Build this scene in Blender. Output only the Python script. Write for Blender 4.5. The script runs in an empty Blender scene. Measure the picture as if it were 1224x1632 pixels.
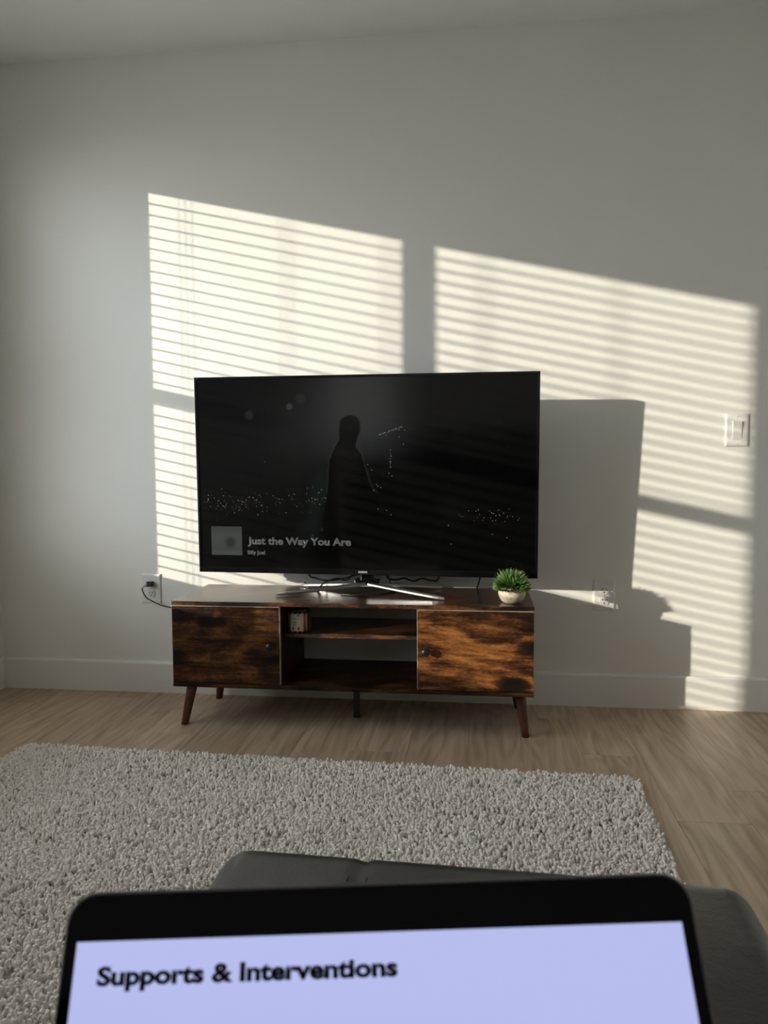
import bpy, bmesh, math, random
from mathutils import Matrix, Vector
random.seed(7)
S = bpy.context.scene
COL = S.collection
PI = math.pi

# ------------------------------------------------------------------ camera
CAM = Vector((0.0, -2.8277, 0.9018))
YAW, PITCH, ROLL, FPX = 0.1243, 0.0634, -0.0064, 1201.0
fw = Vector((-math.sin(YAW)*math.cos(PITCH), math.cos(YAW)*math.cos(PITCH), -math.sin(PITCH)))
rt = fw.cross(Vector((0, 0, 1))).normalized(); up = rt.cross(fw)
cr, sr = math.cos(ROLL), math.sin(ROLL)
rt, up = cr*rt + sr*up, cr*up - sr*rt
cam = bpy.data.objects.new('camera', bpy.data.cameras.new('camera')); COL.objects.link(cam)
m = Matrix((rt, up, -fw)).transposed().to_4x4(); m.translation = CAM
cam.matrix_world = m
cam.data.sensor_fit = 'VERTICAL'; cam.data.sensor_height = 36.0
cam.data.lens = FPX/1632*36
cam.data.clip_start = 0.02
cam.data.dof.use_dof = True
cam.data.dof.focus_distance = 2.55
cam.data.dof.aperture_fstop = 8.8
S.camera = cam

# ------------------------------------------------------------------ world, sun, exposure
SUN = Vector((1.54, 1.0, -0.346))
w = bpy.data.worlds.new('sky'); S.world = w; w.use_nodes = True
nt = w.node_tree; nt.nodes.clear()
bg = nt.nodes.new('ShaderNodeBackground'); bg.inputs['Color'].default_value = (0.88, 0.94, 1.0, 1); bg.inputs['Strength'].default_value = 8.4
wo = nt.nodes.new('ShaderNodeOutputWorld'); nt.links.new(bg.outputs[0], wo.inputs['Surface'])
sl = bpy.data.lights.new('sun', 'SUN'); sl.energy = 5.6; sl.angle = math.radians(0.53); sl.color = (1.0, 0.92, 0.78)
so = bpy.data.objects.new('sun', sl); COL.objects.link(so)
so.rotation_euler = SUN.to_track_quat('-Z', 'Y').to_euler(); so.location = (-6, -4, 4)
for px_, yc, hz, wd, ry in ((-2.09, -1.22, 1.56, 1.60, None),):        # sky portal outside the twin window
    pl = bpy.data.lights.new('window_portal', 'AREA'); pl.shape = 'RECTANGLE'; pl.size = hz; pl.size_y = wd
    pl.cycles.is_portal = True
    po = bpy.data.objects.new('window_portal', pl); COL.objects.link(po)
    po.location = (px_, yc, 1.385); po.rotation_euler = (0, -PI/2, 0)
S.view_settings.view_transform = 'Standard'; S.view_settings.look = 'None'
S.view_settings.exposure = 0.08; S.view_settings.gamma = 1.0; S.view_settings.use_curve_mapping = False
S.cycles.use_adaptive_sampling = True; S.cycles.adaptive_threshold = 0.025
S.cycles.max_bounces = 8; S.cycles.diffuse_bounces = 6; S.cycles.transparent_max_bounces = 16
S.cycles.caustics_reflective = False; S.cycles.caustics_refractive = False

# ------------------------------------------------------------------ materials
def nmat(name):
    mt = bpy.data.materials.new(name); mt.use_nodes = True
    return mt, mt.node_tree, mt.node_tree.nodes['Principled BSDF']
def N(t, kind, **kw):
    n = t.nodes.new(kind)
    for k, v in kw.items():
        if k in n.inputs: n.inputs[k].default_value = v
        else: setattr(n, k, v)
    return n
def ramp(t, stops):
    r = t.nodes.new('ShaderNodeValToRGB'); e = r.color_ramp.elements
    while len(e) < len(stops): e.new(0.5)
    for i, (p, c) in enumerate(stops):
        e[i].position = p; e[i].color = (c[0], c[1], c[2], 1)
    return r
def coords(t, scale, kind='Object', loc=(0, 0, 0)):
    tc = t.nodes.new('ShaderNodeTexCoord'); mp = t.nodes.new('ShaderNodeMapping')
    mp.inputs['Scale'].default_value = scale; mp.inputs['Location'].default_value = loc
    t.links.new(tc.outputs[kind], mp.inputs['Vector']); return mp
def plain(name, col, rough=0.5, metal=0.0, spec=0.5, bump=0.0, bscale=200.0, var=0.0):
    mt, t, b = nmat(name)
    b.inputs['Base Color'].default_value = (*col, 1); b.inputs['Roughness'].default_value = rough
    b.inputs['Metallic'].default_value = metal; b.inputs['Specular IOR Level'].default_value = spec
    mp = coords(t, (1, 1, 1)); no = N(t, 'ShaderNodeTexNoise', Scale=bscale, Detail=3.0)
    t.links.new(mp.outputs[0], no.inputs['Vector'])
    if bump:
        bp = N(t, 'ShaderNodeBump', Strength=bump, Distance=0.002)
        t.links.new(no.outputs['Fac'], bp.inputs['Height']); t.links.new(bp.outputs[0], b.inputs['Normal'])
    if var:
        n2 = N(t, 'ShaderNodeTexNoise', Scale=bscale*0.15, Detail=4.0); t.links.new(mp.outputs[0], n2.inputs['Vector'])
        r = ramp(t, [(0.3, [c*(1-var) for c in col]), (0.7, [min(1, c*(1+var)) for c in col])])
        t.links.new(n2.outputs['Fac'], r.inputs[0]); t.links.new(r.outputs[0], b.inputs['Base Color'])
    return mt
def emit(name, col, strength, gloss=None):
    mt, t, b = nmat(name)
    b.inputs['Base Color'].default_value = (0.004, 0.004, 0.004, 1)
    b.inputs['Emission Color'].default_value = (*col, 1); b.inputs['Emission Strength'].default_value = strength
    b.inputs['Roughness'].default_value = 0.12 if gloss is None else gloss
    return mt

def wall_mat():
    mt, t, b = nmat('wall_paint')
    mp = coords(t, (1, 1, 1)); no = N(t, 'ShaderNodeTexNoise', Scale=260.0, Detail=2.0)
    t.links.new(mp.outputs[0], no.inputs['Vector'])
    bp = N(t, 'ShaderNodeBump', Strength=0.05, Distance=0.0006)
    t.links.new(no.outputs['Fac'], bp.inputs['Height']); t.links.new(bp.outputs[0], b.inputs['Normal'])
    n2 = N(t, 'ShaderNodeTexNoise', Scale=1.3, Detail=3.0); t.links.new(mp.outputs[0], n2.inputs['Vector'])
    r = ramp(t, [(0.3, (0.84, 0.82, 0.775)), (0.7, (0.87, 0.85, 0.805))])
    t.links.new(n2.outputs['Fac'], r.inputs[0]); t.links.new(r.outputs[0], b.inputs['Base Color'])
    b.inputs['Roughness'].default_value = 0.6; b.inputs['Specular IOR Level'].default_value = 0.25
    return mt
def floor_mat():
    mt, t, b = nmat('oak_vinyl_plank')
    oi = t.nodes.new('ShaderNodeObjectInfo')
    tc = t.nodes.new('ShaderNodeTexCoord')
    ad = N(t, 'ShaderNodeVectorMath', operation='MULTIPLY_ADD')
    cb = t.nodes.new('ShaderNodeCombineXYZ')
    for i in range(3): t.links.new(oi.outputs['Random'], cb.inputs[i])
    ad.inputs[1].default_value = (37.0, 53.0, 17.0)
    t.links.new(cb.outputs[0], ad.inputs[0]); t.links.new(tc.outputs['Object'], ad.inputs[2])
    m1 = t.nodes.new('ShaderNodeMapping'); m1.inputs['Scale'].default_value = (26, 1.1, 1)
    t.links.new(ad.outputs[0], m1.inputs['Vector'])
    n1 = N(t, 'ShaderNodeTexNoise', Scale=1.4, Detail=7.0, Roughness=0.62, Distortion=0.6); t.links.new(m1.outputs[0], n1.inputs['Vector'])
    m2 = t.nodes.new('ShaderNodeMapping'); m2.inputs['Scale'].default_value = (7.0, 1.0, 1)
    t.links.new(ad.outputs[0], m2.inputs['Vector'])
    n2 = N(t, 'ShaderNodeTexNoise', Scale=1.5, Detail=1.5, Distortion=0.4); t.links.new(m2.outputs[0], n2.inputs['Vector'])
    # cathedral growth rings: contour lines of a stretched noise
    mu = N(t, 'ShaderNodeMath', operation='MULTIPLY'); mu.inputs[1].default_value = 44.0
    t.links.new(n2.outputs['Fac'], mu.inputs[0])
    sn = N(t, 'ShaderNodeMath', operation='SINE'); t.links.new(mu.outputs[0], sn.inputs[0])
    mr = N(t, 'ShaderNodeMapRange'); mr.inputs[1].default_value = -1; mr.inputs[2].default_value = 1; mr.inputs[3].default_value = 0; mr.inputs[4].default_value = 1
    t.links.new(sn.outputs[0], mr.inputs[0])
    mx = N(t, 'ShaderNodeMix', data_type='FLOAT'); mx.inputs[0].default_value = 0.15
    t.links.new(n1.outputs['Fac'], mx.inputs[2]); t.links.new(mr.outputs[0], mx.inputs[3])
    r = ramp(t, [(0.25, (0.29, 0.20, 0.13)), (0.48, (0.45, 0.33, 0.23)), (0.70, (0.58, 0.445, 0.33))])
    t.links.new(mx.outputs[0], r.inputs[0])
    hv = N(t, 'ShaderNodeHueSaturation'); mr2 = N(t, 'ShaderNodeMapRange')
    mr2.inputs[3].default_value = 0.9; mr2.inputs[4].default_value = 1.1
    t.links.new(oi.outputs['Random'], mr2.inputs[0]); t.links.new(mr2.outputs[0], hv.inputs['Value'])
    t.links.new(r.outputs[0], hv.inputs['Color']); t.links.new(hv.outputs[0], b.inputs['Base Color'])
    bp = N(t, 'ShaderNodeBump', Strength=0.15, Distance=0.001)
    t.links.new(mx.outputs[0], bp.inputs['Height']); t.links.new(bp.outputs[0], b.inputs['Normal'])
    b.inputs['Roughness'].default_value = 0.42
    return mt
def rustic_wood(name, seed=0.0, dark=1.0, rough=0.24, spec=0.5):
    mt, t, b = nmat(name)
    m1 = coords(t, (2.2, 26, 26), loc=(seed, seed*1.7, seed*0.6))
    n1 = N(t, 'ShaderNodeTexNoise', Scale=2.2, Detail=9.0, Roughness=0.66, Distortion=0.9); t.links.new(m1.outputs[0], n1.inputs['Vector'])
    m2 = coords(t, (5.0, 9.0, 11.0), loc=(seed*2.1, seed, seed*3.3))
    n2 = N(t, 'ShaderNodeTexNoise', Scale=1.0, Detail=4.0, Roughness=0.6, Distortion=1.2); t.links.new(m2.outputs[0], n2.inputs['Vector'])
    m3 = coords(t, (90, 240, 240)); n3 = N(t, 'ShaderNodeTexNoise', Scale=1.0, Detail=2.0); t.links.new(m3.outputs[0], n3.inputs['Vector'])
    a = N(t, 'ShaderNodeMix', data_type='FLOAT'); a.inputs[0].default_value = 0.55
    t.links.new(n1.outputs['Fac'], a.inputs[2]); t.links.new(n2.outputs['Fac'], a.inputs[3])
    a2 = N(t, 'ShaderNodeMix', data_type='FLOAT'); a2.inputs[0].default_value = 0.16
    t.links.new(a.outputs[0], a2.inputs[2]); t.links.new(n3.outputs['Fac'], a2.inputs[3])
    # knots
    m4 = coords(t, (4.5, 9.0, 9.0), loc=(seed+0.35, 0.2, seed*1.3+0.2))
    vo = N(t, 'ShaderNodeTexVoronoi', Scale=1.0); t.links.new(m4.outputs[0], vo.inputs['Vector'])
    kr = N(t, 'ShaderNodeMapRange'); kr.inputs[1].default_value = 0.03; kr.inputs[2].default_value = 0.30; kr.inputs[3].default_value = 0.20; kr.inputs[4].default_value = 0.0
    t.links.new(vo.outputs['Distance'], kr.inputs[0])
    sb = N(t, 'ShaderNodeMath', operation='SUBTRACT'); t.links.new(a2.outputs[0], sb.inputs[0]); t.links.new(kr.outputs[0], sb.inputs[1])
    d = dark
    r = ramp(t, [(0.35, (0.008*d, 0.004*d, 0.003*d)), (0.44, (0.032*d, 0.012*d, 0.005*d)), (0.51, (0.125*d, 0.044*d, 0.013*d)), (0.57, (0.270*d, 0.100*d, 0.026*d)), (0.67, (0.42*d, 0.18*d, 0.055*d))])
    t.links.new(sb.outputs[0], r.inputs[0]); t.links.new(r.outputs[0], b.inputs['Base Color'])
    bp = N(t, 'ShaderNodeBump', Strength=0.18, Distance=0.001)
    t.links.new(a2.outputs[0], bp.inputs['Height']); t.links.new(bp.outputs[0], b.inputs['Normal'])
    b.inputs['Roughness'].default_value = rough; b.inputs['Specular IOR Level'].default_value = spec
    return mt
def leather_mat():
    mt, t, b = nmat('charcoal_leather')
    mp = coords(t, (1, 1, 1)); vo = N(t, 'ShaderNodeTexVoronoi', Scale=330.0); t.links.new(mp.outputs[0], vo.inputs['Vector'])
    no = N(t, 'ShaderNodeTexNoise', Scale=9.0, Detail=4.0); t.links.new(mp.outputs[0], no.inputs['Vector'])
    bp = N(t, 'ShaderNodeBump', Strength=0.25, Distance=0.0008); t.links.new(vo.outputs['Distance'], bp.inputs['Height'])
    b2 = N(t, 'ShaderNodeBump', Strength=0.35, Distance=0.01); t.links.new(no.outputs['Fac'], b2.inputs['Height'])
    t.links.new(bp.outputs[0], b2.inputs['Normal']); t.links.new(b2.outputs[0], b.inputs['Normal'])
    r = ramp(t, [(0.3, (0.018, 0.018, 0.0175)), (0.7, (0.030, 0.030, 0.028))])
    t.links.new(no.outputs['Fac'], r.inputs[0]); t.links.new(r.outputs[0], b.inputs['Base Color'])
    b.inputs['Roughness'].default_value = 0.32; b.inputs['Specular IOR Level'].default_value = 0.6
    return mt
def pot_mat():
    mt, t, b = nmat('cement')
    mp = coords(t, (1, 1, 1)); n1 = N(t, 'ShaderNodeTexNoise', Scale=60.0, Detail=6.0, Roughness=0.7); t.links.new(mp.outputs[0], n1.inputs['Vector'])
    m2 = coords(t, (10, 10, 70)); n2 = N(t, 'ShaderNodeTexNoise', Scale=1.0, Detail=4.0); t.links.new(m2.outputs[0], n2.inputs['Vector'])
    mx = N(t, 'ShaderNodeMix', data_type='FLOAT'); mx.inputs[0].default_value = 0.45
    t.links.new(n1.outputs['Fac'], mx.inputs[2]); t.links.new(n2.outputs['Fac'], mx.inputs[3])
    r = ramp(t, [(0.34, (0.30, 0.23, 0.16)), (0.46, (0.60, 0.50, 0.37)), (0.65, (0.70, 0.61, 0.47))])
    t.links.new(mx.outputs[0], r.inputs[0]); t.links.new(r.outputs[0], b.inputs['Base Color'])
    bp = N(t, 'ShaderNodeBump', Strength=0.4, Distance=0.002); t.links.new(n1.outputs['Fac'], bp.inputs['Height']); t.links.new(bp.outputs[0], b.inputs['Normal'])
    b.inputs['Roughness'].default_value = 0.8
    return mt
def rug_mat():
    mt, t, b = nmat('rug_yarn')
    ge = t.nodes.new('ShaderNodeNewGeometry')
    n1 = N(t, 'ShaderNodeTexNoise', Scale=5.0, Detail=3.0); t.links.new(ge.outputs['Position'], n1.inputs['Vector'])
    n2 = N(t, 'ShaderNodeTexNoise', Scale=140.0, Detail=1.0); t.links.new(ge.outputs['Position'], n2.inputs['Vector'])
    mx = N(t, 'ShaderNodeMix', data_type='FLOAT'); mx.inputs[0].default_value = 0.5
    t.links.new(n1.outputs['Fac'], mx.inputs[2]); t.links.new(n2.outputs['Fac'], mx.inputs[3])
    r = ramp(t, [(0.3, (0.86, 0.80, 0.745)), (0.7, (0.96, 0.91, 0.86))])
    t.links.new(mx.outputs[0], r.inputs[0]); t.links.new(r.outputs[0], b.inputs['Base Color'])
    b.inputs['Roughness'].default_value = 0.9; b.inputs['Specular IOR Level'].default_value = 0.1
    b.inputs['Sheen Weight'].default_value = 0.2
    return mt
def leaf_mat():
    mt, t, b = nmat('leaf_green')
    at = N(t, 'ShaderNodeAttribute', attribute_name='tint'); sx = t.nodes.new('ShaderNodeSeparateColor'); t.links.new(at.outputs['Color'], sx.inputs[0])
    r = ramp(t, [(0.0, (0.02, 0.05, 0.012)), (0.55, (0.085, 0.19, 0.045)), (0.85, (0.24, 0.36, 0.12)), (1.0, (0.66, 0.70, 0.46))])
    r2 = ramp(t, [(0.0, (0.75, 0.95, 0.7)), (0.7, (1.0, 1.0, 0.9)), (1.0, (1.25, 1.1, 1.1))])
    mx = N(t, 'ShaderNodeMix', data_type='RGBA', blend_type='MULTIPLY'); mx.inputs[0].default_value = 1.0
    t.links.new(sx.outputs[0], r.inputs[0]); t.links.new(sx.outputs[1], r2.inputs[0])
    t.links.new(r.outputs[0], mx.inputs[6]); t.links.new(r2.outputs[0], mx.inputs[7]); t.links.new(mx.outputs[2], b.inputs['Base Color'])
    b.inputs['Roughness'].default_value = 0.5
    return mt
def jar_mat():
    mt, t, b = nmat('copper_striped_glass')
    tc = t.nodes.new('ShaderNodeTexCoord'); sx = t.nodes.new('ShaderNodeSeparateXYZ'); t.links.new(tc.outputs['Object'], sx.inputs[0])
    at = N(t, 'ShaderNodeMath', operation='ARCTAN2'); t.links.new(sx.outputs['Y'], at.inputs[0]); t.links.new(sx.outputs['X'], at.inputs[1])
    mu = N(t, 'ShaderNodeMath', operation='MULTIPLY'); mu.inputs[1].default_value = 16.0; t.links.new(at.outputs[0], mu.inputs[0])
    sn = N(t, 'ShaderNodeMath', operation='SINE'); t.links.new(mu.outputs[0], sn.inputs[0])
    r = ramp(t, [(0.35, (0.10, 0.035, 0.018)), (0.6, (0.55, 0.36, 0.30))]); 
    mr = N(t, 'ShaderNodeMapRange'); mr.inputs[1].default_value = -1; mr.inputs[2].default_value = 1
    t.links.new(sn.outputs[0], mr.inputs[0]); t.links.new(mr.outputs[0], r.inputs[0]); t.links.new(r.outputs[0], b.inputs['Base Color'])
    b.inputs['Metallic'].default_value = 0.55; b.inputs['Roughness'].default_value = 0.28
    b.inputs['Coat Weight'].default_value = 0.6
    return mt
def pane_mat():
    mt = bpy.data.materials.new('window_glass'); mt.use_nodes = True; t = mt.node_tree; t.nodes.clear()
    a = t.nodes.new('ShaderNodeBsdfTransparent'); a.inputs[0].default_value = (0.96, 0.97, 0.96, 1)
    g = t.nodes.new('ShaderNodeBsdfGlossy'); g.inputs['Roughness'].default_value = 0.0
    x = t.nodes.new('ShaderNodeMixShader'); x.inputs[0].default_value = 0.06
    o = t.nodes.new('ShaderNodeOutputMaterial')
    t.links.new(a.outputs[0], x.inputs[1]); t.links.new(g.outputs[0], x.inputs[2]); t.links.new(x.outputs[0], o.inputs[0])
    return mt
def display_attr_mat(name, strength):
    mt, t, b = nmat(name)
    at = N(t, 'ShaderNodeAttribute', attribute_name='picture')
    b.inputs['Base Color'].default_value = (0.003, 0.003, 0.003, 1)
    t.links.new(at.outputs['Color'], b.inputs['Emission Color']); b.inputs['Emission Strength'].default_value = strength
    b.inputs['Roughness'].default_value = 0.09; b.inputs['Specular IOR Level'].default_value = 0.3
    return mt

M = dict(
    wall=wall_mat(), trim=plain('white_trim_paint', (0.86, 0.85, 0.82), 0.4, bump=0.03), ceil=plain('ceiling_paint', (0.88, 0.87, 0.84), 0.8, bump=0.3, bscale=120),
    floor=floor_mat(), sub=plain('underlay', (0.05, 0.04, 0.03), 0.9), wood=rustic_wood('rustic_brown_wood', 0.0, 0.5, 0.27, 0.9), wood2=rustic_wood('rustic_brown_wood_door', 3.7, 1.0, 0.4, 0.25), wood_shade_door=rustic_wood('rustic_brown_wood_shaded_door', 12.9, 0.45, 0.42, 0.2), wood_shade=rustic_wood('rustic_brown_wood_shaded_panel', 6.1, 0.3, 0.4, 0.25),  # last two: same laminate, with shade put into darker colours
    edge=plain('pale_edge_band', (0.42, 0.33, 0.27), 0.45, var=0.1, bscale=80), legw=plain('walnut_stained_leg', (0.095, 0.028, 0.012), 0.35, bump=0.1, var=0.25, bscale=90),
    knob=plain('black_knob', (0.012, 0.012, 0.012), 0.3), blackgl=plain('gloss_black_plastic', (0.004, 0.004, 0.005), 0.12), black=plain('matte_black_plastic', (0.012, 0.012, 0.012), 0.5, bump=0.05),
    steel=plain('brushed_steel', (0.62, 0.61, 0.60), 0.3, 0.95, bump=0.04, bscale=400), white=plain('white_plastic', (0.80, 0.79, 0.76), 0.35), slot=plain('dark_slot', (0.01, 0.01, 0.01), 0.6),
    screw=plain('painted_screw', (0.70, 0.69, 0.66), 0.35), slat=plain('white_blind_slat', (0.70, 0.70, 0.69), 0.8, spec=0.1, bump=0.03), cord=plain('blind_cord', (0.75, 0.74, 0.7), 0.8), vinyl=plain('white_vinyl_frame', (0.78, 0.78, 0.77), 0.4),
    pane=pane_mat(), cable=plain('black_rubber_cable', (0.01, 0.01, 0.01), 0.45), pot=pot_mat(), leaf=leaf_mat(), soil=plain('dark_moss', (0.03, 0.04, 0.015), 0.9, bump=0.5), jar=jar_mat(), label=plain('cream_label_paper', (0.82, 0.76, 0.60), 0.6, var=0.06),
    redm=plain('red_print', (0.30, 0.09, 0.05), 0.6), ink=plain('grey_print', (0.25, 0.22, 0.18), 0.6), lid=plain('dark_candle_lid', (0.03, 0.03, 0.033), 0.3, 0.6), leather=leather_mat(), thread=plain('dark_thread', (0.008, 0.008, 0.008), 0.8),
    rug=rug_mat(), rugback=plain('rug_backing', (0.45, 0.41, 0.37), 0.95, bump=0.3), alu=plain('space_grey_aluminium', (0.22, 0.22, 0.23), 0.4, 0.9), bezel=plain('black_display_glass', (0.002, 0.002, 0.004), 0.06, spec=0.15), keys=plain('black_keys', (0.015, 0.015, 0.015), 0.5),
    disp=emit('lavender_display', (0.44, 0.48, 0.80), 1.0), headline=plain('dark_indigo_print', (0.010, 0.008, 0.022), 0.3), tvtext=emit('grey_screen_text', (0.075, 0.08, 0.076), 1.0), tvdot=emit('screen_light_points', (0.26, 0.25, 0.23), 1.0), logo=plain('silver_print', (0.75, 0.75, 0.75), 0.3),
    ground=plain('ground_bounce', (0.5, 0.48, 0.45), 0.9, var=0.1, bscale=3))

# ------------------------------------------------------------------ mesh helpers
def tag(o, label=None, cat=None, group=None, kind=None):
    for k, v in (('label', label), ('category', cat), ('group', group), ('kind', kind)):
        if v: o[k] = v
    return o
def empty(name, loc=(0, 0, 0), rz=0.0):
    o = bpy.data.objects.new(name, None); COL.objects.link(o); o.location = loc; o.rotation_euler = (0, 0, rz); o.empty_display_size = 0.05
    return o
def link(name, me, mat, parent=None, smooth=False):
    o = bpy.data.objects.new(name, me); COL.objects.link(o)
    if mat is not None and not me.materials: me.materials.append(mat)
    if parent is not None: o.parent = parent
    if smooth:
        for p in me.polygons: p.use_smooth = True
    return o
def build(name, bm, mat, parent=None, smooth=False):
    bmesh.ops.recalc_face_normals(bm, faces=bm.faces)
    me = bpy.data.meshes.new(name); bm.to_mesh(me); bm.free()
    return link(name, me, mat, parent, smooth)
def box(bm, x0, x1, y0, y1, z0, z1, bev=0.0, seg=2):
    t = bmesh.new()
    bmesh.ops.create_cube(t, size=1.0)
    for v in t.verts:
        v.co = Vector(((x0+x1)/2 + v.co.x*(x1-x0), (y0+y1)/2 + v.co.y*(y1-y0), (z0+z1)/2 + v.co.z*(z1-z0)))
    if bev: bmesh.ops.bevel(t, geom=t.edges[:], offset=bev, segments=seg, affect='EDGES', profile=0.5)
    me = bpy.data.meshes.new('tmp'); t.to_mesh(me); t.free(); bm.from_mesh(me); bpy.data.meshes.remove(me)
    return bm
def B(name, x0, x1, y0, y1, z0, z1, mat, parent=None, bev=0.0, seg=2):
    return build(name, box(bmesh.new(), x0, x1, y0, y1, z0, z1, bev, seg), mat, parent)
def spline(pts, n=8):
    P = [Vector(p) for p in pts]; P = [2*P[0]-P[1]] + P + [2*P[-1]-P[-2]]; out = []
    for i in range(1, len(P)-2):
        a, b, c, d = P[i-1:i+3]
        for k in range(n):
            u = k/n
            out.append(0.5*((2*b) + (c-a)*u + (2*a-5*b+4*c-d)*u*u + (3*b-a-3*c+d)*u**3))
    out.append(P[-2]); return out
def tube(bm, pts, r, n=8, cap=True):
    rings = []; prev = None
    for i, p in enumerate(pts):
        d = (pts[min(i+1, len(pts)-1)] - pts[max(i-1, 0)]).normalized()
        if prev is None:
            a = d.orthogonal().normalized()
        else:
            a = (prev - d*prev.dot(d)).normalized()
        prev = a; b = d.cross(a); rr = r[i] if isinstance(r, (list, tuple)) else r
        rings.append([bm.verts.new(p + a*rr*math.cos(2*PI*k/n) + b*rr*math.sin(2*PI*k/n)) for k in range(n)])
    for r0, r1 in zip(rings, rings[1:]):
        for k in range(n): bm.faces.new((r0[k], r0[(k+1) % n], r1[(k+1) % n], r1[k]))
    if cap: bm.faces.new(rings[0][::-1]); bm.faces.new(rings[-1])
    return bm
def lathe(bm, prof, c=(0, 0, 0), n=40, a0=0.0, a1=2*PI):
    full = abs(a1-a0-2*PI) < 1e-6; cols = n if full else n+1; rings = []
    for r, z in prof:
        rings.append([bm.verts.new((c[0]+r*math.cos(a0+(a1-a0)*k/n), c[1]+r*math.sin(a0+(a1-a0)*k/n), c[2]+z)) for k in range(cols)])
    for r0, r1 in zip(rings, rings[1:]):
        for k in range(n):
            k2 = (k+1) % cols
            bm.faces.new((r0[k], r0[k2], r1[k2], r1[k]))
    bmesh.ops.remove_doubles(bm, verts=bm.verts, dist=1e-6)
    return bm
def text_mesh(name, body, x0, x1, zb, zt, mat, parent, ref='X', bold=0.03, depth=0.0006, y=0.0):
    """lettering standing in the local xz plane, facing -y; ref = the letter whose height spans zb..zt"""
    def mk(s):
        c = bpy.data.curves.new('lettering', 'FONT'); c.body = s; c.offset = bold; c.size = 1.0; c.extrude = 0.0; c.resolution_u = 4
        o = bpy.data.objects.new('lettering', c); COL.objects.link(o)
        dg = bpy.context.evaluated_depsgraph_get(); me = bpy.data.meshes.new_from_object(o.evaluated_get(dg))
        bpy.data.objects.remove(o); bpy.data.curves.remove(c); return me
    r = mk(ref); zs = [v.co.y for v in r.vertices]; r0, r1 = min(zs), max(zs); bpy.data.meshes.remove(r)
    me = mk(body); xs = [v.co.x for v in me.vertices]; a, b = min(xs), max(xs)
    for v in me.vertices:
        v.co = ((x0 + (v.co.x-a)/(b-a)*(x1-x0)), y, zb + (v.co.y-r0)/(r1-r0)*(zt-zb))
    bm = bmesh.new(); bm.from_mesh(me); bpy.data.meshes.remove(me)
    g = bmesh.ops.extrude_face_region(bm, geom=bm.faces[:])
    for v in g['geom']:
        if isinstance(v, bmesh.types.BMVert): v.co.y -= depth
    return build(name, bm, mat, parent)
def struct(o): o['kind'] = 'structure'; return o

# ------------------------------------------------------------------ room shell
XL, XR, YB, YF, H = -1.93, 1.45, 0.0, -3.7, 2.461
struct(B('wall_back', XL-0.14, XR+0.12, 0.0, 0.12, 0, H, M['wall']))
struct(B('wall_right', XR, XR+0.12, YF, 0.0, 0, H, M['wall']))
Y0, Y1, ZS, ZH = -0.438, -2.044, 0.60, 2.17
struct(B('wall_front', XL-0.14, XR+0.12, YF-0.12, YF, 0, H, M['wall']))
bm = bmesh.new()
box(bm, XL-0.14, XL, Y0, 0.0, 0, H); box(bm, XL-0.14, XL, YF, Y1, 0, H)
box(bm, XL-0.14, XL, Y1, Y0, 0, ZS); box(bm, XL-0.14, XL, Y1, Y0, ZH, H)
struct(build('wall_left', bm, M['wall']))
struct(B('ceiling', XL-0.14, XR+0.12, YF-0.12, 0.12, H, H+0.1, M['ceil']))
def baseboard(name, horizontal, a, b, at, sgn):
    bm = bmesh.new(); prof = [(0, 0), (0.013, 0), (0.013, 0.116), (0.010, 0.123), (0.0, 0.124)]
    lo = []; hi = []
    for d, z in prof:
        if horizontal:
            lo.append(bm.verts.new((a, at+sgn*d, z))); hi.append(bm.verts.new((b, at+sgn*d, z)))
        else:
            lo.append(bm.verts.new((at+sgn*d, a, z))); hi.append(bm.verts.new((at+sgn*d, b, z)))
    n = len(prof)
    for k in range(n): bm.faces.new((lo[k], lo[(k+1) % n], hi[(k+1) % n], hi[k]))
    bm.faces.new(lo[::-1]); bm.faces.new(hi)
    return struct(build(name, bm, M['trim']))
baseboard('baseboard_back', True, XL, XR, 0.0, -1)
baseboard('baseboard_left', False, YF, -0.013, XL, 1)
baseboard('baseboard_right', False, YF, -0.013, XR, -1)
baseboard('baseboard_front', True, XL+0.013, XR-0.013, YF, 1)
fl = struct(B('floor', XL-0.14, XR+0.12, YF-0.12, 0.12, -0.06, -0.004, M['sub']))
PW, PL, gap = 0.18, 1.22, 0.0004
pm = {}
def plank(x0, x1, y0, y1):
    key = (round(x1-x0, 4), round(y1-y0, 4))
    if key not in pm:
        bmp = box(bmesh.new(), -key[0]/2+gap/2, key[0]/2-gap/2, -key[1]/2+gap/2, key[1]/2-gap/2, -0.004, 0.0, 0.0005, 1)
        bmesh.ops.recalc_face_normals(bmp, faces=bmp.faces)
        me = bpy.data.meshes.new('plank'); bmp.to_mesh(me); bmp.free(); me.materials.append(M['floor']); pm[key] = me
    o = bpy.data.objects.new('plank', pm[key]); COL.objects.link(o); o.parent = fl
    o.location = ((x0+x1)/2, (y0+y1)/2, 0.0)
offs = {0: -0.906, 1: -0.709, -1: -0.485, 2: -1.14, -2: -0.16, -3: -0.82}
k0 = math.floor((XL-0.50)/PW)
for k in range(k0, 40):
    x0 = 0.50 + k*PW
    if x0 >= XR: break
    xa, xb = max(x0, XL), min(x0+PW, XR)
    off = offs.get(k, -random.random()*PL)
    j = off
    while j < 0: j += PL
    ys = []
    while j > YF-PL: ys.append(j); j -= PL
    for ya, yb in zip(ys[1:], ys):
        a, b = max(ya, YF), min(yb, 0.0)
        if b-a > 0.01: plank(xa, xb, a, b)
struct(B('ground', -60, -2.3, -40, 40, -3.3, -3.2, M['ground']))  # unseen outdoor plane, added pale to bounce light up to the ceiling

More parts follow.
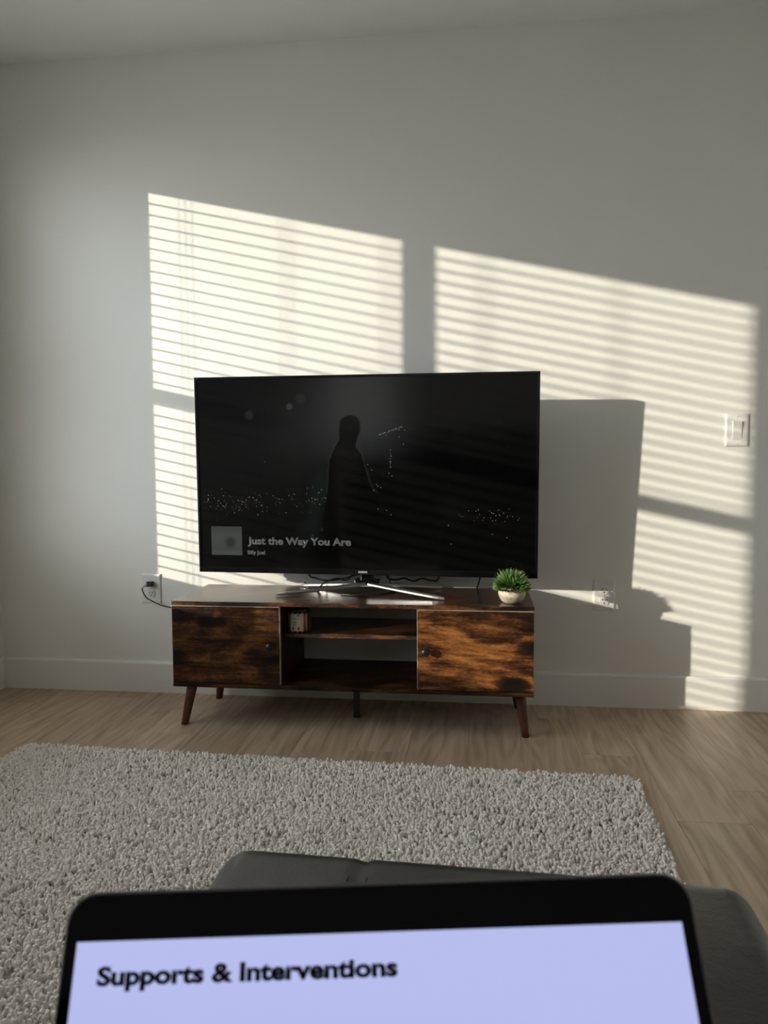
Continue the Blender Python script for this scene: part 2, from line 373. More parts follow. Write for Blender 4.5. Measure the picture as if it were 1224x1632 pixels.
# ------------------------------------------------------------------ windows in the left wall (beside the frame; they throw the light on the wall)
def window(name, ya, yb):
    """ya nearer the tv wall; outer frame at ya..yb"""
    r = struct(empty(name, (-2.025, (ya+yb)/2, ZS)))
    def part(n, x0, x1, y0, y1, z0, z1, mat, par=None):
        o = B(n, x0+2.025, x1+2.025, y0-(ya+yb)/2, y1-(ya+yb)/2, z0-ZS, z1-ZS, mat, par or r, 0.002, 1)
        return o
    return r, part
for name, ya, yb, ga, gb in (('window_1', Y0, -1.173, -0.4835, -1.1455), ('window_2', -1.173, Y1, -1.201, -1.9515)):
    r, part = window(name, ya, yb)
    part('frame_jamb', -2.05, -2.0, ga, ya, ZS, ZH, M['vinyl']); part('frame_jamb', -2.05, -2.0, yb, gb, ZS, ZH, M['vinyl'])
    part('frame_head', -2.05, -2.0, gb, ga, 2.128, ZH, M['vinyl']); part('frame_sill', -2.05, -2.0, gb, ga, ZS, 0.634, M['vinyl'])
    part('meeting_rail', -2.05, -2.0, gb, ga, 1.325, 1.371, M['vinyl'])
    for nm, z0, z1, x in (('lower_pane', 0.634, 1.325, -2.020), ('upper_pane', 1.371, 2.128, -2.036)):
        part(nm, x-0.002, x+0.002, gb, ga, z0, z1, M['pane'])
sill = B('trim_1', XL-0.06, XL+0.018, Y1, Y0, ZS-0.02, ZS, M['trim'], None, 0.003, 1); struct(sill)

def blind(label, ya, yb, tilt, ladders):
    xc, L = -1.965, abs(yb-ya); yc = (ya+yb)/2
    r = tag(empty('window_blind', (xc, yc, ZS+0.001)), label, 'blind', 'blinds on the left wall')
    B('headrail', -0.026, 0.026, -L/2, L/2, 2.120-ZS, 2.166-ZS, M['slat'], r, 0.002, 1)
    B('bottom_rail', -0.025, 0.025, -L/2, L/2, 0.001, 0.016, M['slat'], r, 0.003, 1)
    bm = bmesh.new(); n = 6; rows = []
    for i in range(n+1):
        u = -1+2*i/n; x = 0.025*u; z = 0.0022*(1-u*u)
        rows.append([bm.verts.new((x, s*L/2, z+dz)) for s in (-1, 1) for dz in (-0.0013, 0.0013)])
    for a, b in zip(rows, rows[1:]):
        bm.faces.new((a[0], a[2], b[2], b[0])); bm.faces.new((a[1], b[1], b[3], a[3]))
        bm.faces.new((a[0], b[0], b[1], a[1])); bm.faces.new((a[2], a[3], b[3], b[2]))
    bm.faces.new((rows[0][0], rows[0][1], rows[0][3], rows[0][2])); bm.faces.new((rows[-1][0], rows[-1][2], rows[-1][3], rows[-1][1]))
    bmesh.ops.recalc_face_normals(bm, faces=bm.faces)
    me = bpy.data.meshes.new('slat'); bm.to_mesh(me); bm.free(); me.materials.append(M['slat'])
    z = 2.107
    while z > 0.63:
        o = bpy.data.objects.new('slat', me); COL.objects.link(o); o.parent = r
        o.location = (0, 0, z-ZS-0.001); o.rotation_euler = (0, tilt, 0); z -= 0.0424
    for y in ladders:
        for dx in (-0.026, 0.0, 0.026):
            bm = bmesh.new(); tube(bm, [Vector((dx, y-yc, 0.012)), Vector((dx, y-yc, 2.122-ZS))], 0.0011, 6)
            build('ladder_cord', bm, M['cord'], r)
blind('white horizontal blind on the window nearest the television wall', Y0-0.006, -1.168, math.radians(16.0), (-0.555, -0.81, -1.06))
blind('white horizontal blind on the window farther from the television wall', -1.178, Y1+0.006, math.radians(19.5), (-1.29, -1.60, -1.90))

# ------------------------------------------------------------------ tv console
SX0, SX1, SYF, SYB, ZT, ZB = -1.041, 0.181, -0.385, -0.022, 0.4395, 0.1425
TH = 0.0135
cx = (SX0+SX1)/2
cons = tag(empty('tv_console', (cx, (SYF+SYB)/2, 0)), 'low dark rustic wood media console with two doors and splayed legs', 'tv stand')
def cpart(n, x0, x1, y0, y1, z0, z1, mat, par=None, bev=0.0012):
    return B(n, x0-cx, x1-cx, y0-(SYF+SYB)/2, y1-(SYF+SYB)/2, z0, z1, mat, par or cons, bev, 2)
cpart('top_panel', SX0, SX1, SYF, SYB, ZT-TH, ZT, M['wood'])
cpart('bottom_panel', SX0, SX1, SYF, SYB, ZB, ZB+TH, M['wood_shade'])  # bottom, side and inner panels: interior shade put into the wood colour
cpart('side_panel', SX0+0.001, SX0+TH, SYF+0.018, SYB, ZB+TH, ZT-TH, M['wood_shade'])
cpart('side_panel', SX1-TH, SX1-0.001, SYF+0.018, SYB, ZB+TH, ZT-TH, M['wood_shade'])
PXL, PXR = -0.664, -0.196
cpart('divider_panel', PXL-TH, PXL, SYF+0.018, SYB, ZB+TH, ZT-TH, M['wood_shade'])
cpart('divider_panel', PXR, PXR+TH, SYF+0.018, SYB, ZB+TH, ZT-TH, M['wood_shade'])
cpart('back_panel', SX0+TH, PXL-TH, SYB-0.006, SYB-0.002, ZB+TH, ZT-TH, M['wood_shade'])
cpart('back_panel', PXR+TH, SX1-TH, SYB-0.006, SYB-0.002, ZB+TH, ZT-TH, M['wood_shade'])
cpart('shelf', PXL, PXR, -0.305, SYB, 0.304, 0.318, M['wood'])  # shelf wood darkened too, for the shade inside the console
def door(x0, x1, kx, kz, mat):
    z0, z1 = ZB+TH+0.002, ZT-TH-0.002
    d = cpart('door', x0, x1, SYF, SYF+0.016, z0, z1, mat, bev=0.0008)
    e = 0.0014
    bm = bmesh.new(); yy = (SYF+SYB)/2
    f0, f1 = SYF-0.0006-yy, SYF+0.0158-yy
    box(bm, x0-cx-0.0004, x0-cx+e, f0, f1, z0, z1+0.0004)
    if kx < -0.5: box(bm, x1-cx-e*0.6, x1-cx+0.0004, f0, f1, z0, z1+0.0004)
    box(bm, x0-cx+e, x1-cx-e, f0, f1, z1-e, z1+0.0004)
    tag(build('edge_band', bm, M['edge'], d), 'pale edge strip around the door')
    bm = bmesh.new()
    lathe(bm, [(0.0, 0.0), (0.006, 0.0), (0.005, 0.010), (0.0065, 0.014), (0.0115, 0.017), (0.0135, 0.021), (0.012, 0.026), (0.007, 0.0285), (0.0, 0.029)], n=28)
    bmesh.ops.rotate(bm, verts=bm.verts, matrix=Matrix.Rotation(PI/2, 3, 'X')); bmesh.ops.translate(bm, verts=bm.verts, vec=(kx-cx, SYF-yy, kz))
    tag(build('knob', bm, M['knob'], d, True), 'small round black knob')
door(SX0+0.001, PXL+0.002, -0.692, 0.292, M['wood_shade_door'])  # left door: its shade is put into the darker wood colour
door(PXR-0.002, SX1-0.001, -0.169, 0.287, M['wood2'])
def leg(xt, yt, xb, yb, r0=0.019, r1=0.0125):
    bm = bmesh.new(); yy = (SYF+SYB)/2; N_ = 20; rings = []
    for i in range(5):
        u = i/4; r = r0+(r1-r0)*u; c = Vector((xt+(xb-xt)*u-cx, yt+(yb-yt)*u-yy, ZB*(1-u)))
        rings.append([bm.verts.new(c+Vector((r*math.cos(2*PI*k/N_), r*math.sin(2*PI*k/N_), 0))) for k in range(N_)])
    for a, b in zip(rings, rings[1:]):
        for k in range(N_): bm.faces.new((a[k], a[(k+1) % N_], b[(k+1) % N_], b[k]))
    bm.faces.new(rings[0]); bm.faces.new(rings[-1][::-1])
    build('leg', bm, M['legw'], cons, True)
leg(-0.993, -0.325, -1.0165, -0.350); leg(0.139, -0.325, 0.157, -0.352)
leg(-0.972, -0.078, -0.995, -0.056); leg(0.128, -0.078, 0.147, -0.056)
bm = bmesh.new(); yy = (SYF+SYB)/2
box(bm, -0.429-cx-0.010, -0.429-cx+0.010, -0.215-yy-0.010, -0.215-yy+0.010, 0.004, ZB, 0.002, 1)
lathe(bm, [(0, 0), (0.014, 0), (0.014, 0.005), (0, 0.006)], (-0.429-cx, -0.215-yy, 0), 16)
tag(build('centre_support_leg', bm, M['black'], cons), 'straight black centre leg')

# ------------------------------------------------------------------ television
TVW, TVH = 1.21, 0.70
yw, tl, rl = -0.024, 0.033, -0.005
tc = Vector((-0.401, -0.229, 0.861))
ex = Vector((math.cos(yw)*math.cos(rl), math.sin(yw)*math.cos(rl), math.sin(rl)))
nn = Vector((-math.sin(yw), math.cos(yw), 0)); ez = Vector((0, 0, math.cos(tl))) - nn*math.sin(tl)
ez = (ez - ex*ez.dot(ex)).normalized(); ey = ez.cross(ex)
PM = Matrix((ex, ey, ez)).transposed().to_4x4(); PM.translation = tc
tv = tag(empty('television', (-0.395, -0.175, ZT)), 'large black flat television on a silver crossed-arm stand, showing a dark concert', 'television')
bpy.context.view_layer.update()
def tvp(o):
    o.matrix_parent_inverse = tv.matrix_world.inverted(); o.matrix_world = PM; return o
bm = bmesh.new(); bw, bb = 0.0095, 0.0215
x0, x1, z0, z1 = -TVW/2, TVW/2, -TVH/2, TVH/2
box(bm, x0, x0+bw, 0, 0.028, z0, z1, 0.0015); box(bm, x1-bw, x1, 0, 0.028, z0, z1, 0.0015)
box(bm, x0+bw, x1-bw, 0, 0.028, z1-bw, z1, 0.0015); box(bm, x0+bw, x1-bw, 0, 0.028, z0, z0+bb, 0.0015)
bez = tvp(build('bezel', bm, M['blackgl'], tv))
text_mesh('maker_lettering', 'SAMSUNG', -0.016, 0.016, z0+0.0075, z0+0.0145, M['logo'], bez, 'S', 0.035, 0.0004, -0.0002)
bm = bmesh.new(); box(bm, x0+0.006, x1-0.006, 0.026, 0.042, z0+0.006, z1-0.006, 0.006); box(bm, -0.42, 0.42, 0.040, 0.085, z0+0.03, 0.17, 0.02)
tvp(build('rear_housing', bm, M['black'], tv))
# the picture on the screen, cell by cell
sx0, sx1, sz0, sz1 = x0+bw, x1-bw, z0+bb, z1-bw
BODY = [(-0.081, 0.15), (-0.078, 0.189), (-0.062, 0.206), (-0.04, 0.212), (-0.018, 0.206), (-0.007, 0.188), (-0.005, 0.16), (-0.012, 0.139), (-0.019, 0.117), (-0.021, 0.102), (-0.004, 0.08), (0.011, 0.036), (0.024, -0.014), (0.033, -0.036), (0.059, -0.068), (0.055, -0.09), (0.059, -0.156), (0.062, -0.33), (-0.155, -0.33), (-0.144, -0.181), (-0.136, -0.125), (-0.126, -0.069), (-0.123, -0.003), (-0.118, 0.052), (-0.104, 0.089), (-0.081, 0.128)]
def sdist(px, pz):
    ins = False; d = 9.0; n = len(BODY)
    for i in range(n):
        ax, az = BODY[i]; bx, bz = BODY[(i+1) % n]
        if (az > pz) != (bz > pz) and px < (bx-ax)*(pz-az)/(bz-az)+ax: ins = not ins
        vx, vz = bx-ax, bz-az; u = max(0, min(1, ((px-ax)*vx+(pz-az)*vz)/(vx*vx+vz*vz)))
        d = min(d, math.hypot(px-ax-u*vx, pz-az-u*vz))
    return -d if ins else d
def sstep(a, b, x):
    u = max(0.0, min(1.0, (x-a)/(b-a))); return u*u*(3-2*u)
def g2(x, z, cx_, cz_, a, b): return math.exp(-((x-cx_)/a)**2-((z-cz_)/b)**2)
def picture(x, z):
    c = Vector((0.0020, 0.0017, 0.0026))*sstep(-0.16, -0.02, z+0.35*max(0, x+0.1)*0+0.05*math.sin(x*7))
    c += Vector((0.0005, 0.0008, 0.0008))
    c += Vector((0.038, 0.0395, 0.0375))*g2(x, z, -0.01, 0.30, 0.17, 0.22)
    c += Vector((0.012, 0.0125, 0.0125))*g2(x, z, -0.07, 0.16, 0.30, 0.13)
    c *= 1-0.72*sstep(0.06, 0.26, x)*(1 if z > 0.0 else 1)
    c *= 1-0.8*sstep(0.10, 0.03, z)*sstep(-0.22, -0.05, x)
    u = (z+0.25)/0.3; xl = -0.20+0.07*u                                   # light shaft beside the figure
    if -0.28 < z < 0.06: c += Vector((0.006, 0.0085, 0.0075))*math.exp(-((x-xl)/0.035)**2)*sstep(-0.28, -0.16, z)*sstep(0.06, -0.04, z)
    c += Vector((0.0012, 0.0011, 0.0010))*g2(x, z, -0.41, -0.07, 0.05, 0.04)
    c += Vector((0.0022, 0.0023, 0.0025))*g2(x, z, 0.315, -0.115, 0.055, 0.05)
    for bx, bz, r, k in ((-0.404, 0.216, 0.017, 0.016), (-0.257, 0.243, 0.0115, 0.040), (-0.218, 0.271, 0.018, 0.014), (-0.145, -0.19, 0.005, 0.05), (-0.182, -0.212, 0.005, 0.03)):
        c += Vector((1, 1, 0.97))*k*sstep(r*1.15, r*0.75, math.hypot(x-bx, z-bz))
    if -0.2 < x < 0.11:
        d = sdist(x, z); c *= sstep(-0.003, 0.003, d)*0.9+0.1 if z > 0.03 else sstep(-0.003, 0.003, d)*0.95+0.05
        if z > -0.06 and z < 0.14: c += Vector((0.022, 0.022, 0.021))*math.exp(-((d-0.001)/0.0022)**2)
    return c
nx, nz = 300, 170
vs, fs, cl = [], [], []
for j in range(nz+1):
    for i in range(nx+1):
        x = sx0+(sx1-sx0)*i/nx; z = sz0+(sz1-sz0)*j/nz
        vs.append((x, 0.0035, z)); q = picture(x, z); cl += [max(0, 0.55*q.x), max(0, 0.55*q.y), max(0, 0.55*q.z), 1.0]
for j in range(nz):
    for i in range(nx):
        a = j*(nx+1)+i; fs.append((a, a+1, a+nx+2, a+nx+1))
me = bpy.data.meshes.new('screen'); me.from_pydata(vs, [], fs)
at = me.color_attributes.new('picture', 'FLOAT_COLOR', 'POINT'); at.data.foreach_set('color', cl)
scr = tvp(link('screen', me, display_attr_mat('screen_picture', 1.0), tv)); scr['label'] = 'dark screen with a silhouetted singer, scattered lights and a song title'
text_mesh('song_title', 'Just the Way You Are', -0.421, -0.042, -0.2555, -0.2195, M['tvtext'], scr, 'J', 0.04, 0.0003, 0.0033)
text_mesh('artist_name', 'Billy Joel', -0.422, -0.357, -0.283, -0.268, M['tvtext'], scr, 'B', 0.035, 0.0003, 0.0033)
# small cover picture: plain grey square with a vague dark shape
n_ = 40; vs, fs, cl = [], [], []
for j in range(n_+1):
    for i in range(n_+1):
        u, v = i/n_, j/n_; vs.append((-0.557+0.115*u, 0.0030, -0.2865+0.104*v))
        k = 0.042+0.012*v if v > 0.16 else 0.052
        k *= 1-0.55*sstep(0.0, 0.25, 0.3-math.hypot((u-0.62)/0.9, (v-0.45)/1.0)) if v > 0.16 else 1
        k *= 0.75+0.25*sstep(1.0, 0.6, v)
        cl += [k, k*1.07, k*1.02, 1]
for j in range(n_):
    for i in range(n_):
        a = j*(n_+1)+i; fs.append((a, a+1, a+n_+2, a+n_+1))
me = bpy.data.meshes.new('cover_picture'); me.from_pydata(vs, [], fs)
me.color_attributes.new('picture', 'FLOAT_COLOR', 'POINT').data.foreach_set('color', cl)
link('cover_picture', me, display_attr_mat('cover_picture_print', 1.0), scr)
bm = bmesh.new(); rnd = random.Random(3)
def dot(x, z, r):
    bm.faces.new([bm.verts.new((x+r*math.cos(2*PI*k/6), 0.0031, z+r*math.sin(2*PI*k/6))) for k in range(6)])
for i in range(130):
    x = -0.585+0.46*rnd.random(); z = -0.095+rnd.gauss(0, 0.020)+(0.035*rnd.random() if x > -0.3 else 0)
    dot(x, z, 0.0008+0.0012*rnd.random()**2)
for i in range(34): dot(0.33+0.22*rnd.random(), -0.135+rnd.gauss(0, 0.012), 0.0008+0.0008*rnd.random())
for x, z in ((0.08, 0.15), (0.095, 0.156), (0.107, 0.158), (0.12, 0.165), (0.135, 0.17), (0.13, 0.16), (0.15, 0.157), (0.085, 0.14), (0.13, 0.135), (0.145, 0.11), (0.10, 0.09), (0.102, 0.07), (0.098, 0.05), (0.10, 0.03), (0.094, 0.01), (0.105, 0.0), (0.02, 0.04), (0.034, 0.02), (0.05, -0.03), (0.055, -0.036), (0.065, -0.04), (0.04, -0.05), (-0.35, 0.05), (0.30, -0.17), (0.31, -0.235), (0.45, -0.20), (0.50, -0.21), (0.055, -0.115), (0.085, -0.12), (0.10, -0.135)):
    dot(x, z, 0.0015)
for i in range(60):                                                     # thin lit line of a stand beside the figure
    u = rnd.random(); dot(0.06+0.085*u, 0.142+0.028*u+rnd.gauss(0, 0.0015), 0.0007)
for i in range(26): dot(0.100+rnd.gauss(0, 0.002), 0.085-0.055*rnd.random(), 0.0006)
tag(build('light_points', bm, M['tvdot'], scr), kind='stuff')
# crossed-arm foot
def arm(p_end, p_mid, w0=0.030, w1=0.020, th=0.011):
    a, b = Vector(p_mid), Vector(p_end); bm = bmesh.new(); rings = []; n = 14
    d = (b-a); d.z = 0; d.normalize(); s = Vector((-d.y, d.x, 0))
    for i in range(n+1):
        u = i/n; p = a.lerp(b, u); p.z = a.z+(b.z-a.z)*(u**0.9); wd = w0+(w1-w0)*u; t = th
        if i == n: wd *= 0.45; t *= 0.6
        if i == n-1: wd *= 0.85
        ring = []
        for sx, sz in ((-0.5, -0.3), (-0.36, -0.5), (0.36, -0.5), (0.5, -0.3), (0.5, 0.2), (0.30, 0.5), (-0.30, 0.5), (-0.5, 0.2)):
            ring.append(bm.verts.new(p+s*wd*sx+Vector((0, 0, t*sz))))
        rings.append(ring)
    for r0, r1 in zip(rings, rings[1:]):
        for k in range(8): bm.faces.new((r0[k], r0[(k+1) % 8], r1[(k+1) % 8], r1[k]))
    bm.faces.new(rings[0]); bm.faces.new(rings[-1][::-1])
    bmesh.ops.translate(bm, verts=bm.verts, vec=(0.395, 0.175, -ZT))
    return build('stand_arm', bm, M['steel'], tv)
zc, ze = 0.476, ZT+0.0062
arm((-0.707, -0.262, ze), (-0.40, -0.180, zc)); arm((-0.112, -0.292, ze), (-0.385, -0.180, zc))
arm((-0.132, -0.052, ze), (-0.385, -0.165, zc)); arm((-0.668, -0.048, ze), (-0.40, -0.165, zc))
bm = bmesh.new()
box(bm, -0.045, 0.045, -0.012, 0.030, 0.036, 0.052, 0.005); box(bm, -0.022, 0.022, -0.010, 0.020, 0.045, 0.150, 0.004)
build('stand_neck', bm, M['blackgl'], tv)

# ------------------------------------------------------------------ cables
def cable(name, pts, r, label, mat='cable', n=8):
    bm = bmesh.new(); tube(bm, spline(pts, n), r, 8)
    return tag(build(name, bm, M[mat], None, True), label, 'cable')
cable('tv_cable', [(-0.62, -0.13, 0.62), (-0.625, -0.10, 0.50), (-0.60, -0.085, 0.478), (-0.56, -0.085, 0.470), (-0.50, -0.075, 0.476), (-0.45, -0.07, 0.49), (-0.42, -0.06, 0.50), (-0.41, -0.10, 0.60)], 0.003, 'black cable sagging in a loop behind the left of the television stand')
cable('tv_cable', [(-0.66, -0.012, 0.45), (-0.65, -0.05, 0.4425), (-0.62, -0.12, 0.4425), (-0.585, -0.13, 0.446), (-0.56, -0.115, 0.468), (-0.52, -0.10, 0.480), (-0.47, -0.09, 0.482), (-0.42, -0.08, 0.60)], 0.0028, 'black cable curling from the wall over the rear left stand arm')
cable('tv_cable', [(-0.34, -0.09, 0.60), (-0.335, -0.08, 0.49), (-0.30, -0.075, 0.475), (-0.27, -0.085, 0.482), (-0.235, -0.075, 0.470), (-0.205, -0.07, 0.480), (-0.17, -0.08, 0.474), (-0.145, -0.07, 0.480), (-0.13, -0.09, 0.56)], 0.0032, 'wavy black cable hanging behind the right of the television stand')
cable('tv_cable', [(-0.48, -0.22, 0.4428), (-0.44, -0.235, 0.4428), (-0.39, -0.23, 0.4428), (-0.34, -0.205, 0.4428), (-0.30, -0.15, 0.4428), (-0.31, -0.09, 0.44), (-0.33, -0.085, 0.50), (-0.33, -0.10, 0.60)], 0.0028, 'black cable lying on the console under the stand centre')
cable('tv_cable', [(0.02, -0.11, 0.60), (0.008, -0.06, 0.487), (-0.006, -0.018, 0.432), (-0.03, -0.016, 0.38), (-0.16, -0.019, 0.33), (-0.26, -0.020, 0.405), (-0.275, -0.019, 0.41)], 0.0025, 'thin black cable slanting down behind the right of the console')

# ------------------------------------------------------------------ wall plates
def plate(par, w, h):
    bm = bmesh.new(); a, b = w/2, h/2; r = 0.005
    lo = [(-a, -b), (a, -b), (a, b), (-a, b)]; v0 = [bm.verts.new((x, 0, z)) for x, z in lo]
    v1 = [bm.verts.new((x*0.99, -0.0045, z*0.99)) for x, z in lo]; v2 = [bm.verts.new((math.copysign(abs(x)-r, x), -0.0065, math.copysign(abs(z)-r, z))) for x, z in lo]
    for A, Bb in ((v0, v1), (v1, v2)):
        for k in range(4): bm.faces.new((A[k], A[(k+1) % 4], Bb[(k+1) % 4], Bb[k]))
    bm.faces.new(v2); bm.faces.new(v0[::-1])
    return build('cover_plate', bm, M['white'], par)
def screw(par, x, z):
    bm = bmesh.new(); lathe(bm, [(0.0, 0.0), (0.0032, 0.0), (0.0028, 0.0012), (0.0, 0.0016)], n=12)
    bmesh.ops.rotate(bm, verts=bm.verts, matrix=Matrix.Rotation(PI/2, 3, 'X')); bmesh.ops.translate(bm, verts=bm.verts, vec=(x, -0.0065, z))
    build('screw', bm, M['screw'], par)
def outlet(x, z, label):
    r = tag(empty('wall_outlet', (x, 0, z)), label, 'outlet'); plate(r, 0.077, 0.116)
    for s in (1, -1):
        bm = bmesh.new(); pts = []
        for k in range(28):
            a = 2*PI*k/28; px, pz = 0.0175*math.cos(a), 0.0175*math.sin(a); pz = max(-0.0142, min(0.0142, pz)); pts.append((px, pz))
        f = [bm.verts.new((px, -0.0088, pz+s*0.0195)) for px, pz in pts]; g = [bm.verts.new((px*1.04, -0.0064, pz*1.04+s*0.0195)) for px, pz in pts]
        bm.faces.new(f)
        for k in range(28): bm.faces.new((f[k], f[(k+1) % 28], g[(k+1) % 28], g[k]))
        rec = build('receptacle', bm, M['white'], r)
        bm = bmesh.new(); zz = s*0.0195
        box(bm, -0.0073, -0.0055, -0.0091, -0.0085, zz-0.0005, zz+0.0080); box(bm, 0.0055, 0.0071, -0.0091, -0.0085, zz+0.0005, zz+0.0072)
        bm.faces.new([bm.verts.new((0.0026*math.cos(2*PI*k/12), -0.0091, zz-0.0078+0.0026*math.sin(2*PI*k/12))) for k in range(12)])
        build('slots', bm, M['slot'], rec)
    screw(r, 0, 0); return r
outlet(-1.2835, 0.416, 'white wall outlet with a cord plugged in, left of the console')
outlet(0.4605, 0.4155, 'white duplex wall outlet right of the console, half in shadow')
sw = tag(empty('light_switch', (0.9125, 0, 1.015)), 'white rocker light switch plate in slatted sunlight on the right wall area', 'light switch'); plate(sw, 0.078, 0.116)
bm = bmesh.new()
box(bm, -0.0168, 0.0168, -0.0074, -0.006, -0.0335, 0.0335, 0.0006, 1); build('rocker_frame', bm, M['white'], sw)
bm = bmesh.new(); a = [(-0.031, -0.0080), (0.0, -0.0092), (0.031, -0.0130)]
L_ = [bm.verts.new((-0.0145, y, z)) for z, y in a]; R_ = [bm.verts.new((0.0145, y, z)) for z, y in a]
Lb = [bm.verts.new((-0.0145, -0.007, z)) for z, y in a]; Rb = [bm.verts.new((0.0145, -0.007, z)) for z, y in a]
for k in range(2):
    bm.faces.new((L_[k], R_[k], R_[k+1], L_[k+1])); bm.faces.new((L_[k], L_[k+1], Lb[k+1], Lb[k])); bm.faces.new((R_[k], Rb[k], Rb[k+1], R_[k+1]))
bm.faces.new((L_[2], R_[2], Rb[2], Lb[2])); bm.faces.new((L_[0], Lb[0], Rb[0], R_[0]))
build('rocker', bm, M['white'], sw); screw(sw, 0, 0.048); screw(sw, 0, -0.048)
# plug and power cord in the left outlet
pc = tag(empty('power_cord', (-1.2835, -0.009, 0.436)), 'black plug with white collar and black cord in the left outlet', 'power cord')
bm = bmesh.new(); box(bm, -0.011, 0.013, -0.026, 0.0, -0.0085, 0.010, 0.002); build('plug_body', bm, M['black'], pc)
bm = bmesh.new(); tube(bm, [Vector(v) for v in ((-0.006, -0.024, 0.002), (-0.012, -0.030, 0.0), (-0.017, -0.033, -0.005), (-0.020, -0.033, -0.012))], [0.0065, 0.0062, 0.0055, 0.0045], 14)
build('plug_collar', bm, M['white'], pc, True)
bm = bmesh.new(); tube(bm, spline([(-0.0195, -0.033, -0.010), (-0.0205, -0.033, -0.018), (-0.014, -0.033, -0.036), (-0.002, -0.032, -0.052), (0.014, -0.030, -0.062), (0.035, -0.027, -0.073), (0.060, -0.024, -0.083), (0.10, -0.015, -0.093), (0.20, -0.009, -0.11), (0.26, -0.008, -0.112)], 8), 0.0024, 8)
build('cord', bm, M['cable'], pc, True)

# ------------------------------------------------------------------ plant
px, py = 0.1125, -0.310
pl = tag(empty('potted_plant', (px, py, ZT)), 'small artificial green grass plant in a round cream cement pot', 'plant')
bm = bmesh.new()
lathe(bm, [(0.0, 0.0), (0.022, 0.0), (0.030, 0.003), (0.0385, 0.012), (0.0435, 0.024), (0.0450, 0.034), (0.0435, 0.045), (0.0395, 0.0535), (0.0375, 0.0555), (0.0355, 0.0545), (0.0345, 0.048), (0.0, 0.047)], n=48)
build('pot', bm, M['pot'], pl, True)
bm = bmesh.new(); lathe(bm, [(0.036, 0.045), (0.030, 0.058), (0.018, 0.067), (0.0, 0.070)], n=24); build('moss_core', bm, M['soil'], pl, True)
bm = bmesh.new(); rnd = random.Random(11); tipl = bm.verts.layers.float_color.new('tint')
for i in range(1900):
    th = 2*PI*rnd.random(); ph = math.acos(1-1.18*rnd.random())
    d = Vector((math.sin(ph)*math.cos(th), math.sin(ph)*math.sin(th), math.cos(ph)))
    base = Vector((0.024*d.x, 0.024*d.y, 0.046+0.020*max(0, d.z)))
    rad = Vector((0.068*d.x, 0.068*d.y, 0.050+0.066*d.z))*(0.80+0.22*rnd.random())
    tip = Vector((rad.x, rad.y, max(rad.z, 0.047))) + Vector((rnd.gauss(0, 0.003), rnd.gauss(0, 0.003), rnd.gauss(0, 0.003)))
    s_ = d.cross(Vector((rnd.random()-0.5, rnd.random()-0.5, rnd.random()-0.5))).normalized(); ww = 0.0008+0.0009*rnd.random()
    mid = base.lerp(tip, 0.70)
    v = [bm.verts.new(base-s_*ww*0.5), bm.verts.new(base+s_*ww*0.5), bm.verts.new(mid+s_*ww), bm.verts.new(mid-s_*ww), bm.verts.new(tip)]
    k = rnd.random()
    for q, t_ in zip(v, (0, 0, 0.55, 0.55, 1.0)): q[tipl] = (t_, k, 0, 1)
    bm.faces.new((v[0], v[1], v[2], v[3])); bm.faces.new((v[3], v[2], v[4]))
tag(build('foliage', bm, M['leaf'], pl), kind='stuff')

# ------------------------------------------------------------------ candle
cj = tag(empty('candle_jar', (-0.625, -0.260, 0.318)), 'copper striped candle jar with cream label on the console shelf', 'candle')
bm = bmesh.new(); lathe(bm, [(0.0, 0.0), (0.036, 0.0), (0.0425, 0.003), (0.0435, 0.008), (0.0435, 0.068), (0.041, 0.0725), (0.039, 0.0725), (0.039, 0.064), (0.0, 0.064)], n=56); build('jar', bm, M['jar'], cj, True)
bm = bmesh.new(); lathe(bm, [(0.0, 0.0715), (0.0385, 0.0715), (0.0395, 0.0730), (0.0395, 0.0800), (0.038, 0.0815), (0.0, 0.0818)], n=48); build('lid', bm, M['lid'], cj, False)
ca = math.radians(-92)
bm = bmesh.new(); lathe(bm, [(0.0440, 0.008), (0.0441, 0.009), (0.0441, 0.066), (0.0440, 0.067)], n=14, a0=ca-0.46, a1=ca+0.46)
lab = build('label', bm, M['label'], cj, True); lab['label'] = 'cream paper label with small red marks'
def lmark(name, a0, a1, z0, z1, mat):
    bm = bmesh.new(); lathe(bm, [(0.0444, z0), (0.0444, z1)], n=4, a0=ca+a0, a1=ca+a1); build(name, bm, mat, lab)
for a in (-0.30, 0.16): lmark('red_mark', a, a+0.16, 0.011, 0.021, M['redm'])
lmark('red_mark', 0.12, 0.30, 0.060, 0.065, M['redm'])
for z, w0, w1 in ((0.050, -0.2, 0.25), (0.040, -0.2, 0.05), (0.036, -0.2, 0.02), (0.032, -0.2, 0.06), (0.028, -0.2, -0.02)): lmark('print_line', w0, w1, z, z+0.0014, M['ink'])

# ------------------------------------------------------------------ rug
RW, RD = 1.885, 2.20
rug = tag(empty('area_rug', (-0.49, -0.655, 0.0), math.radians(-1.8)), 'pale grey-beige shaggy area rug on the plank floor', 'rug')
B('backing', -RW/2, RW/2, -RD, 0, 0.0005, 0.010, M['rugback'], rug, 0.003, 1)
me = bpy.data.meshes.new('pile'); me.from_pydata([(-RW/2+0.006, -RD+0.006, 0.009), (RW/2-0.006, -RD+0.006, 0.009), (RW/2-0.006, -0.006, 0.009), (-RW/2+0.006, -0.006, 0.009)], [], [(0, 1, 2, 3)])
pile = tag(link('pile', me, M['rug'], rug), kind='stuff')
g = bpy.data.node_groups.new('rug_pile', 'GeometryNodeTree')
g.interface.new_socket('Geometry', in_out='INPUT', socket_type='NodeSocketGeometry'); g.interface.new_socket('Geometry', in_out='OUTPUT', socket_type='NodeSocketGeometry')
